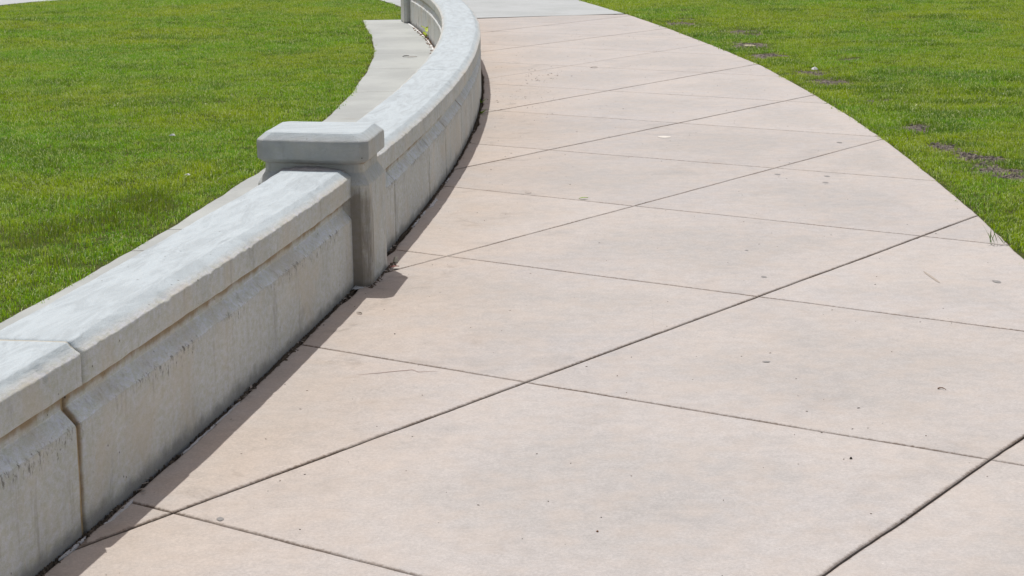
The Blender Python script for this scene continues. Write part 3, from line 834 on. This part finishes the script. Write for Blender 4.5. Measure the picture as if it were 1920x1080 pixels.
for (t0, t1) in [(s_of_y(8.0), s_of_y(8.22))]:
    for k in range(60):
        x, yy = arc(-rng.uniform(.0, .07), t1-rng.uniform(0, .035)); sz = rng.uniform(.002, .006); chip_mesh(V, F, x, yy, -.001, sz, sz, sz, rng.uniform(0, 6), 0, len(V))
o = mesh('soil_debris', V, F, M['debris']); tag(o, 'dark crumbs of soil and leaf bits caught along the foot of the wall beside the path', 'debris', None, 'stuff')
# crumbs on the sidewalk side, far bend
V = []; F = []
for k in range(150):
    y = rng.uniform(20.2, 24.8); x, yy = arc(.36+abs(rng.normal(.02, .02)), s_of_y(y)); sz = rng.uniform(.004, .013)
    chip_mesh(V, F, x, yy, .0, sz*1.4, sz, sz*.8, rng.uniform(0, 6), 0, k)
o = mesh('soil_debris', V, F, M['leafbrown']); tag(o, 'brown crumbs along the foot of the curved wall on the grey strip', 'debris', None, 'stuff')

def ribbon(name, label, s0, s1, off0, wid, m, z=.002, thick=.006, cat='sealant', group=None):
    V = []; F = []; n = max(6, int((s1-s0)/.012))
    for i in range(n+1):
        s = s0+(s1-s0)*i/n; e = min(1, min(i, n-i)/3+.15)
        a = off0+.004*N(s*20, 3); w = wid*e*(.7+.6*abs(N(s*33, 8)))
        for off, z_ in ((a, z-thick), (a, z), (a-w, z+.001), (a-w, z-thick)):
            x, y = arc(off, s); V.append((x, y, z_+.0015*N(s*60, off*60)))
    for i in range(n):
        p = 4*i
        for k in range(4): F.append((p+k, p+4+k, p+4+(k+1) % 4, p+(k+1) % 4))
    F += [(0, 1, 2, 3), (4*n+3, 4*n+2, 4*n+1, 4*n)]
    o = mesh(name, V, F, m); tag(o, label, cat, group)
    return o
grp = 'sealant strips along the wall foot'
for (a, b, off, w, lab) in [(4.72, 4.90, -.012, .012, 'pale sealant scrap by the wall foot at the lower left corner'),
                            (5.00, 5.22, -.026, .013, 'pale sealant strip on the ground just past the near wall joint'),
                            (5.66, 6.28, -.018, .009, 'long thin pale sealant strip along the near wall foot'),
                            (9.70, 9.95, -.020, .012, 'short grey sealant strip on the ground just behind the near pillar'),
                            (10.30, 10.62, -.028, .020, 'widest white sealant strip at the foot of the far wall'),
                            (10.02, 10.20, -.020, .012, 'small white sealant strip before the widest one at the far wall'),
                            (11.2, 11.4, -.018, .010, 'faint pale sealant strip farther up the far wall foot')]:
    ribbon('sealant_strip', lab, s_of_y(a), s_of_y(b), off, w, M['sealant'], cat='sealant', group=grp)
ribbon('sealant_strip', 'curled pale sealant strip at the front foot of the near pillar', s_of_y(8.13), s_of_y(8.19), -.005, .06, M['sealant'], z=.003, thick=.004, group=grp)
ribbon('sealant_strip', 'ragged white sealant line along the curved wall foot on the grey strip', s_of_y(21.0), s_of_y(25.4), .392, .020, M['white'], z=.004, group=grp)

def leaf(V, F, x, y, z, L, w, rz, up=0., curl=.15):
    i = len(V); c, s = math.cos(rz), math.sin(rz); n = 5
    for k in range(n+1):
        t = k/n; ww = w*math.sin(math.pi*min(.98, t+.02))**.8/2; px = L*t; pz = z+up*L*t-curl*L*t*t+.002
        for q in (-1, 0, 1):
            V.append((x+px*c-q*ww*s, y+px*s+q*ww*c, pz+abs(q)*w*.12))
    for k in range(n):
        a = i+3*k
        F += [(a, a+3, a+4, a+1), (a+1, a+4, a+5, a+2)]
def plant(name, label, x, y, leaves, m, cat='weed', parts=True):
    root = empty(name, (x, y, 0)); tag(root, label, cat)
    r = random.Random(int(x*1000)+int(y*77))
    for (L, w, rz, up, h) in leaves:
        V = []; F = []; leaf(V, F, 0, 0, h, L, w, rz, up)
        o = mesh('leaf', V, F, m, root, True); 
    return root
plant('weed', 'bright yellow green weed growing in the crack at the inner foot of the curved wall', -.975, 22.70,
      [(.07, .05, 2.2, .9, .02), (.08, .06, 1.4, .8, .07), (.06, .05, 3.4, .5, .0), (.07, .045, .3, .6, .02), (.06, .04, 4.4, .2, .0), (.07, .06, 3.0, .8, .10), (.06, .05, 5.2, .4, .12)], flat_mat('yellow_green_leaf', (.42, .52, .04), .6, .3, 60))
plant('weed', 'small green weed against the far wall foot on the path side, in shade', -.222, 14.75,
      [(.05, .025, 5.5, .8, 0), (.05, .02, .3, .9, 0), (.045, .02, 4.5, .7, 0), (.05, .02, 1.2, .5, 0)], M['leafgreen'])
plant('weed', 'tiny green weed farthest along the path side of the wall foot', -.235, 15.5,
      [(.045, .02, 5.5, .8, 0), (.05, .02, .3, .9, 0), (.045, .02, 4.5, 1.2, 0)], M['leafgreen'])
plant('weed', 'tiny green weed at the wall foot just behind the near pillar', -.55, 10.0,
      [(.02, .010, 5.5, .8, 0), (.02, .010, .3, .9, 0), (.018, .01, 4.5, 1.0, 0)], M['leafgreen'])
# grass sprig pushing out of a joint at the right edge of the path
def sprig(label, x, y, n, L, m):
    root = empty('grass_sprig', (x, y, 0)); tag(root, label, 'grass sprig'); r = random.Random(3)
    for k in range(n):
        V = []; F = []; leaf(V, F, r.uniform(-.05, .05), r.uniform(-.008, .008), 0, L*r.uniform(.4, 1.), .005, r.uniform(0, 6.28), r.uniform(.6, 2.5), .2)
        mesh('blade', V, F, m, root)
sprig('small tuft of green grass growing out of the slab joint at the right edge', 2.36, 8.98, 14, .06, flat_mat('sprig_green', (.10, .20, .03), .6, .3, 90))

# ---------------------------------------------------------------- litter and marks
def bit(name, label, x, y, sx, sy, sz, rz, m, cat, z=0.0015):
    V = []; F = []; chip_mesh(V, F, 0, 0, 0, sx, sy, sz, rz, 0, int(abs(x*1000+y*31)))
    o = mesh(name, V, F, m); o.location = (x, y, z); tag(o, label, cat); return o
def twig(label, x, y, L, r0, rz, m):
    V = []; F = []; n = 6; c, s = math.cos(rz), math.sin(rz)
    for k in range(n+1):
        t = k/n; rr = r0*(1-.6*t)*(1+.25*math.sin(k*2.3)); px = L*(t-.5); py = .004*math.sin(t*4)
        for q in range(6):
            a = q*math.pi/3; yy = py+rr*math.cos(a); V.append((px*c-yy*s, px*s+yy*c, r0+rr*math.sin(a)+.003*math.sin(t*3)))
    for k in range(n):
        for q in range(6): F.append((k*6+q, (k+1)*6+q, (k+1)*6+(q+1) % 6, k*6+(q+1) % 6))
    F += [tuple(range(6)), tuple(n*6+q for q in range(6))[::-1]]
    o = mesh('twig', V, F, m, None, True); o.location = (x, y, 0.001); tag(o, label, 'twig'); return o
def stain(label, x, y, rx, ry, rz, m, name='gum_spot', cat='stain'):
    V = [(0, 0, .0008)]; n = 18; c, s = math.cos(rz), math.sin(rz)
    for k in range(n):
        a = k/n*2*math.pi; q = 1+.35*N(math.cos(a)*1.3+x*3, math.sin(a)*1.3+y*3, 2); px, py = rx*q*math.cos(a), ry*q*math.sin(a)
        V.append((px*c-py*s, px*s+py*c, .0))
    F = [(0, 1+k, 1+(k+1) % n) for k in range(n)]
    o = mesh(name, V, F, m); o.location = (x, y, .0022); tag(o, label, cat); return o
twig('short brown twig lying alone on the slab at the right', 1.476, 6.302, .030, .0026, -.5, M['leafbrown'])
twig('pale dead stalk lying on the right lawn beside the bare mud', 3.059, 11.656, .07, .002, .4, M['straw']).location.z = .03
twig('pale straw stalk on the right lawn', 3.119, 14.866, .08, .003, 1.1, M['straw']).location.z = .03
bit('pebble', 'larger dark round pebble on the slab at lower right', 1.021, 5.510, .0040, .0050, .0060, .3, M['dark'], 'pebble')
bit('pebble', 'tiny dark pebble just left of the larger one at lower right', .999, 5.506, .0018, .002, .002, .3, M['leafbrown'], 'pebble')
bit('pebble', 'small brown pebble near the bottom centre of the path', .222, 4.875, .0034, .004, .0035, .9, M['leafbrown'], 'pebble')
bit('pebble', 'tiny dark speck behind the brown pebble near the bottom centre', .238, 4.994, .0015, .003, .0015, .9, M['dark'], 'pebble')
bit('pebble', 'small dark bit on the sunlit slab beside the near wall shadow', -.464, 7.254, .004, .004, .003, .2, M['dark'], 'pebble')
bit('bark_chip', 'thin dark bark chip on the slab left of the twig', 1.148, 6.079, .0055, .002, .002, .1, M['dark'], 'bark chip')
stain('grey gum spot beside the joint crossing at lower left', -.821, 5.026, .011, .016, .2, M['gum'])
stain('thin grey spot in the middle of the right hand slab', .928, 6.726, .014, .012, .1, M['gum'])
stain('grey spot on the slab right of the path centre', 1.124, 8.269, .012, .022, .1, M['gum'])
stain('white chalky smear on a far slab', 1.081, 13.204, .044, .055, 0, M['chalk'], 'chalk_smear')
stain('second gum spot on the slab by the right lawn edge', 1.127, 8.910, .008, .012, 0, M['gum'])
stain('pale brown scuff on the slab near the right edge', 1.862, 8.218, .007, .13, .05, M['tan'], 'scuff_mark')
for (x, y, lab) in [(1.62, 11.35, 'small dark gum spot before the lawn at the right, nearest'), (1.85, 11.0, 'small dark gum spot by the right lawn edge'), (1.90, 11.25, 'smallest dark gum spot by the right lawn edge'),
                    (2.24, 12.78, 'brown patch on the slab corner at the right lawn'), (2.12, 8.1, 'dark gum spot close to the right picture edge')]:
    stain(lab, x, y, .016, .03, .1, M['gum'])
# hairline crack and scratches
def crack(label, P, w, m, name='crack'):
    V = []; F = []
    for i, (x, y) in enumerate(P):
        t = i/(len(P)-1); ww = w*(.35+math.sin(math.pi*t)); V += [(x, y-ww, .0022), (x, y+ww, .0022)]
    for i in range(len(P)-1): F.append((2*i, 2*i+2, 2*i+3, 2*i+1))
    o = mesh(name, V, F, m); tag(o, label, 'crack')
crack('reddish hairline crack in the slab beside the near wall', [(-.56+.024*i, 6.615+.008*i*(1 if i < 9 else .4)+.006*N(i*.8, 2)) for i in range(13)], .0022, M['crack'])
crack('grey scratch crossing the main diagonal joint', [(.585-.0035*i, 7.75-.06*i) for i in range(9)], .004, M['gum'], 'scratch')
# leaves on the path and strip
def loose_leaf(label, x, y, L, w, rz, m, z=.002):
    V = []; F = []; leaf(V, F, 0, 0, 0, L, w, rz, .25, .2); o = mesh('fallen_leaf', V, F, m, None, True); o.location = (x, y, z); tag(o, label, 'leaf'); return o
loose_leaf('green leaf scrap lying on the sunny slab past the near pillar', .382, 10.516, .055, .022, .2, M['leafgreen'])
loose_leaf('smaller green leaf scrap left of the other on the same slab', .12, 10.75, .04, .015, 2.9, M['tan'])
loose_leaf('dark leaf lying on a far pink slab', .796, 18.529, .07, .03, .1, M['debris'])
loose_leaf('dark curled leaf lying on the grey strip', -1.125, 20.12, .07, .05, .2, M['dark'])
loose_leaf('tan leaf right of the dark one on the grey strip', -1.065, 20.02, .10, .035, .0, M['tan'])
loose_leaf('dark red leaf at the foot of the near pillar', -.565, 8.57, .05, .03, .5, M['leafred'], .004)
bit('stone', 'small pale stone at the right foot of the near pillar', -.545, 8.74, .012, .016, .028, .3, M['pale_mortar'], 'stone')
loose_leaf('small brown leaf in the wall shadow before the near pillar', -.62, 7.62, .03, .014, 2.5, M['debris'])
bit('paper_scrap', 'white scrap lying in the middle of the left lawn', -2.409, 13.436, .022, .02, .012, .2, M['white'], 'scrap', .03)
bit('paper_scrap', 'white scrap in the left lawn nearer the pillar', -1.976, 11.481, .016, .02, .008, .2, M['white'], 'scrap', .03)
bit('paper_scrap', 'white scrap on the bare mud in the right lawn', 2.89, 17.934, .028, .04, .022, .2, M['white'], 'scrap', .015)
# fine loose grit scattered over the path
V = []; F = []
for k in range(420):
    y = 3.8+20*rng.uniform()**1.3; x0 = CX+math.sqrt(R0**2-(y-CY)**2); x1 = float(interp(RIGHT, y)); x = x0+.05+(x1-x0-.1)*(rng.uniform()**(1.7 if k % 2 else 1.))
    sz = rng.uniform(.0008, .0020)*(1+y*.04); chip_mesh(V, F, x, y, .001, sz*rng.uniform(1, 2.2), sz, sz*.7, rng.uniform(0, 6), 0, k)
o = mesh('grit', V, F, M['debris']); tag(o, 'fine dark grit scattered over the pink path slabs', 'grit', None, 'stuff')
V = []; F = []
for k in range(110):
    x = -.05+rng.normal(0, .10)+.18*(k % 3); y = 15.7+rng.normal(0, .7); sz = rng.uniform(.0015, .0038)*(1.5 if k % 12 == 0 else 1); chip_mesh(V, F, x, y, .001, sz*1.6, sz, sz*.5, rng.uniform(0, 6), 0, k)
for k in range(40):
    x = .35+rng.normal(0, .12); y = 17.9+rng.normal(0, .35); sz = rng.uniform(.003, .007); chip_mesh(V, F, x, y, .001, sz*1.6, sz, sz*.5, rng.uniform(0, 6), 0, k)
o = mesh('leaf_litter', V, F, M['debris']); tag(o, 'sprinkle of leaf crumbs on the far slabs beside the bend of the wall', 'leaf litter', None, 'stuff')

# shallow puddle in the bare mud
V = [(0, 0, 0)]; n = 26
for k in range(n):
    a = k/n*2*math.pi; q = 1+.5*N(math.cos(a)*1.6, math.sin(a)*1.6, 5); V.append((.07*q*math.cos(a), .12*q*math.sin(a), 0))
wm = bpy.data.materials.new('muddy_water'); wm.use_nodes = True; wb = wm.node_tree.nodes['Principled BSDF']
wb.inputs['Base Color'].default_value = (.05, .04, .025, 1); wb.inputs['Roughness'].default_value = .08
o = mesh('puddle', V, [(0, 1+k, 1+(k+1) % n) for k in range(n)], wm); o.location = (2.67, 21.08, -.006)
tag(o, 'dark shallow puddle in the bare mud of the right lawn beside the far path edge', 'puddle')

# crumbs of soil on the bare spots of the right lawn
V = []; F = []
for (bx, by, rx, ry, w_) in BARE:
    for k in range(int(26*w_)):
        x = bx+rng.normal(0, rx*.55); y = by+rng.normal(0, ry*.55)
        if x < float(interp(RIGHT, y))+.02: continue
        sz = rng.uniform(.004, .014); chip_mesh(V, F, x, y, -.014, sz*1.5, sz, sz*.9, rng.uniform(0, 6), 0, k)
o = mesh('mud_crumbs', V, F, flat_mat('mud', (.21, .185, .16), .95, .5, 40)); tag(o, 'crumbs of dried mud on the bare spots of the right lawn', 'mud', None, 'stuff')
# a few leaf and straw pieces drifted against the wall foot
V = []; F = []
for c_, n_ in ((5.35, 9), (6.35, 16), (7.1, 7), (8.0, 12), (9.1, 14), (9.9, 8), (10.9, 9), (12.2, 9), (13.6, 8)):
    for k in range(n_):
        x, y = arc(-abs(rng.normal(.012, .012))-.003, s_of_y(c_+rng.normal(0, .12))); leaf(V, F, x, y, .002, rng.uniform(.012, .032), rng.uniform(.003, .009), rng.uniform(0, 6.28), rng.uniform(0, .5))
o = mesh('leaf_litter', V, F, M['tan']); tag(o, 'small dry leaf and straw pieces drifted against the path side foot of the wall', 'leaf litter', None, 'stuff')
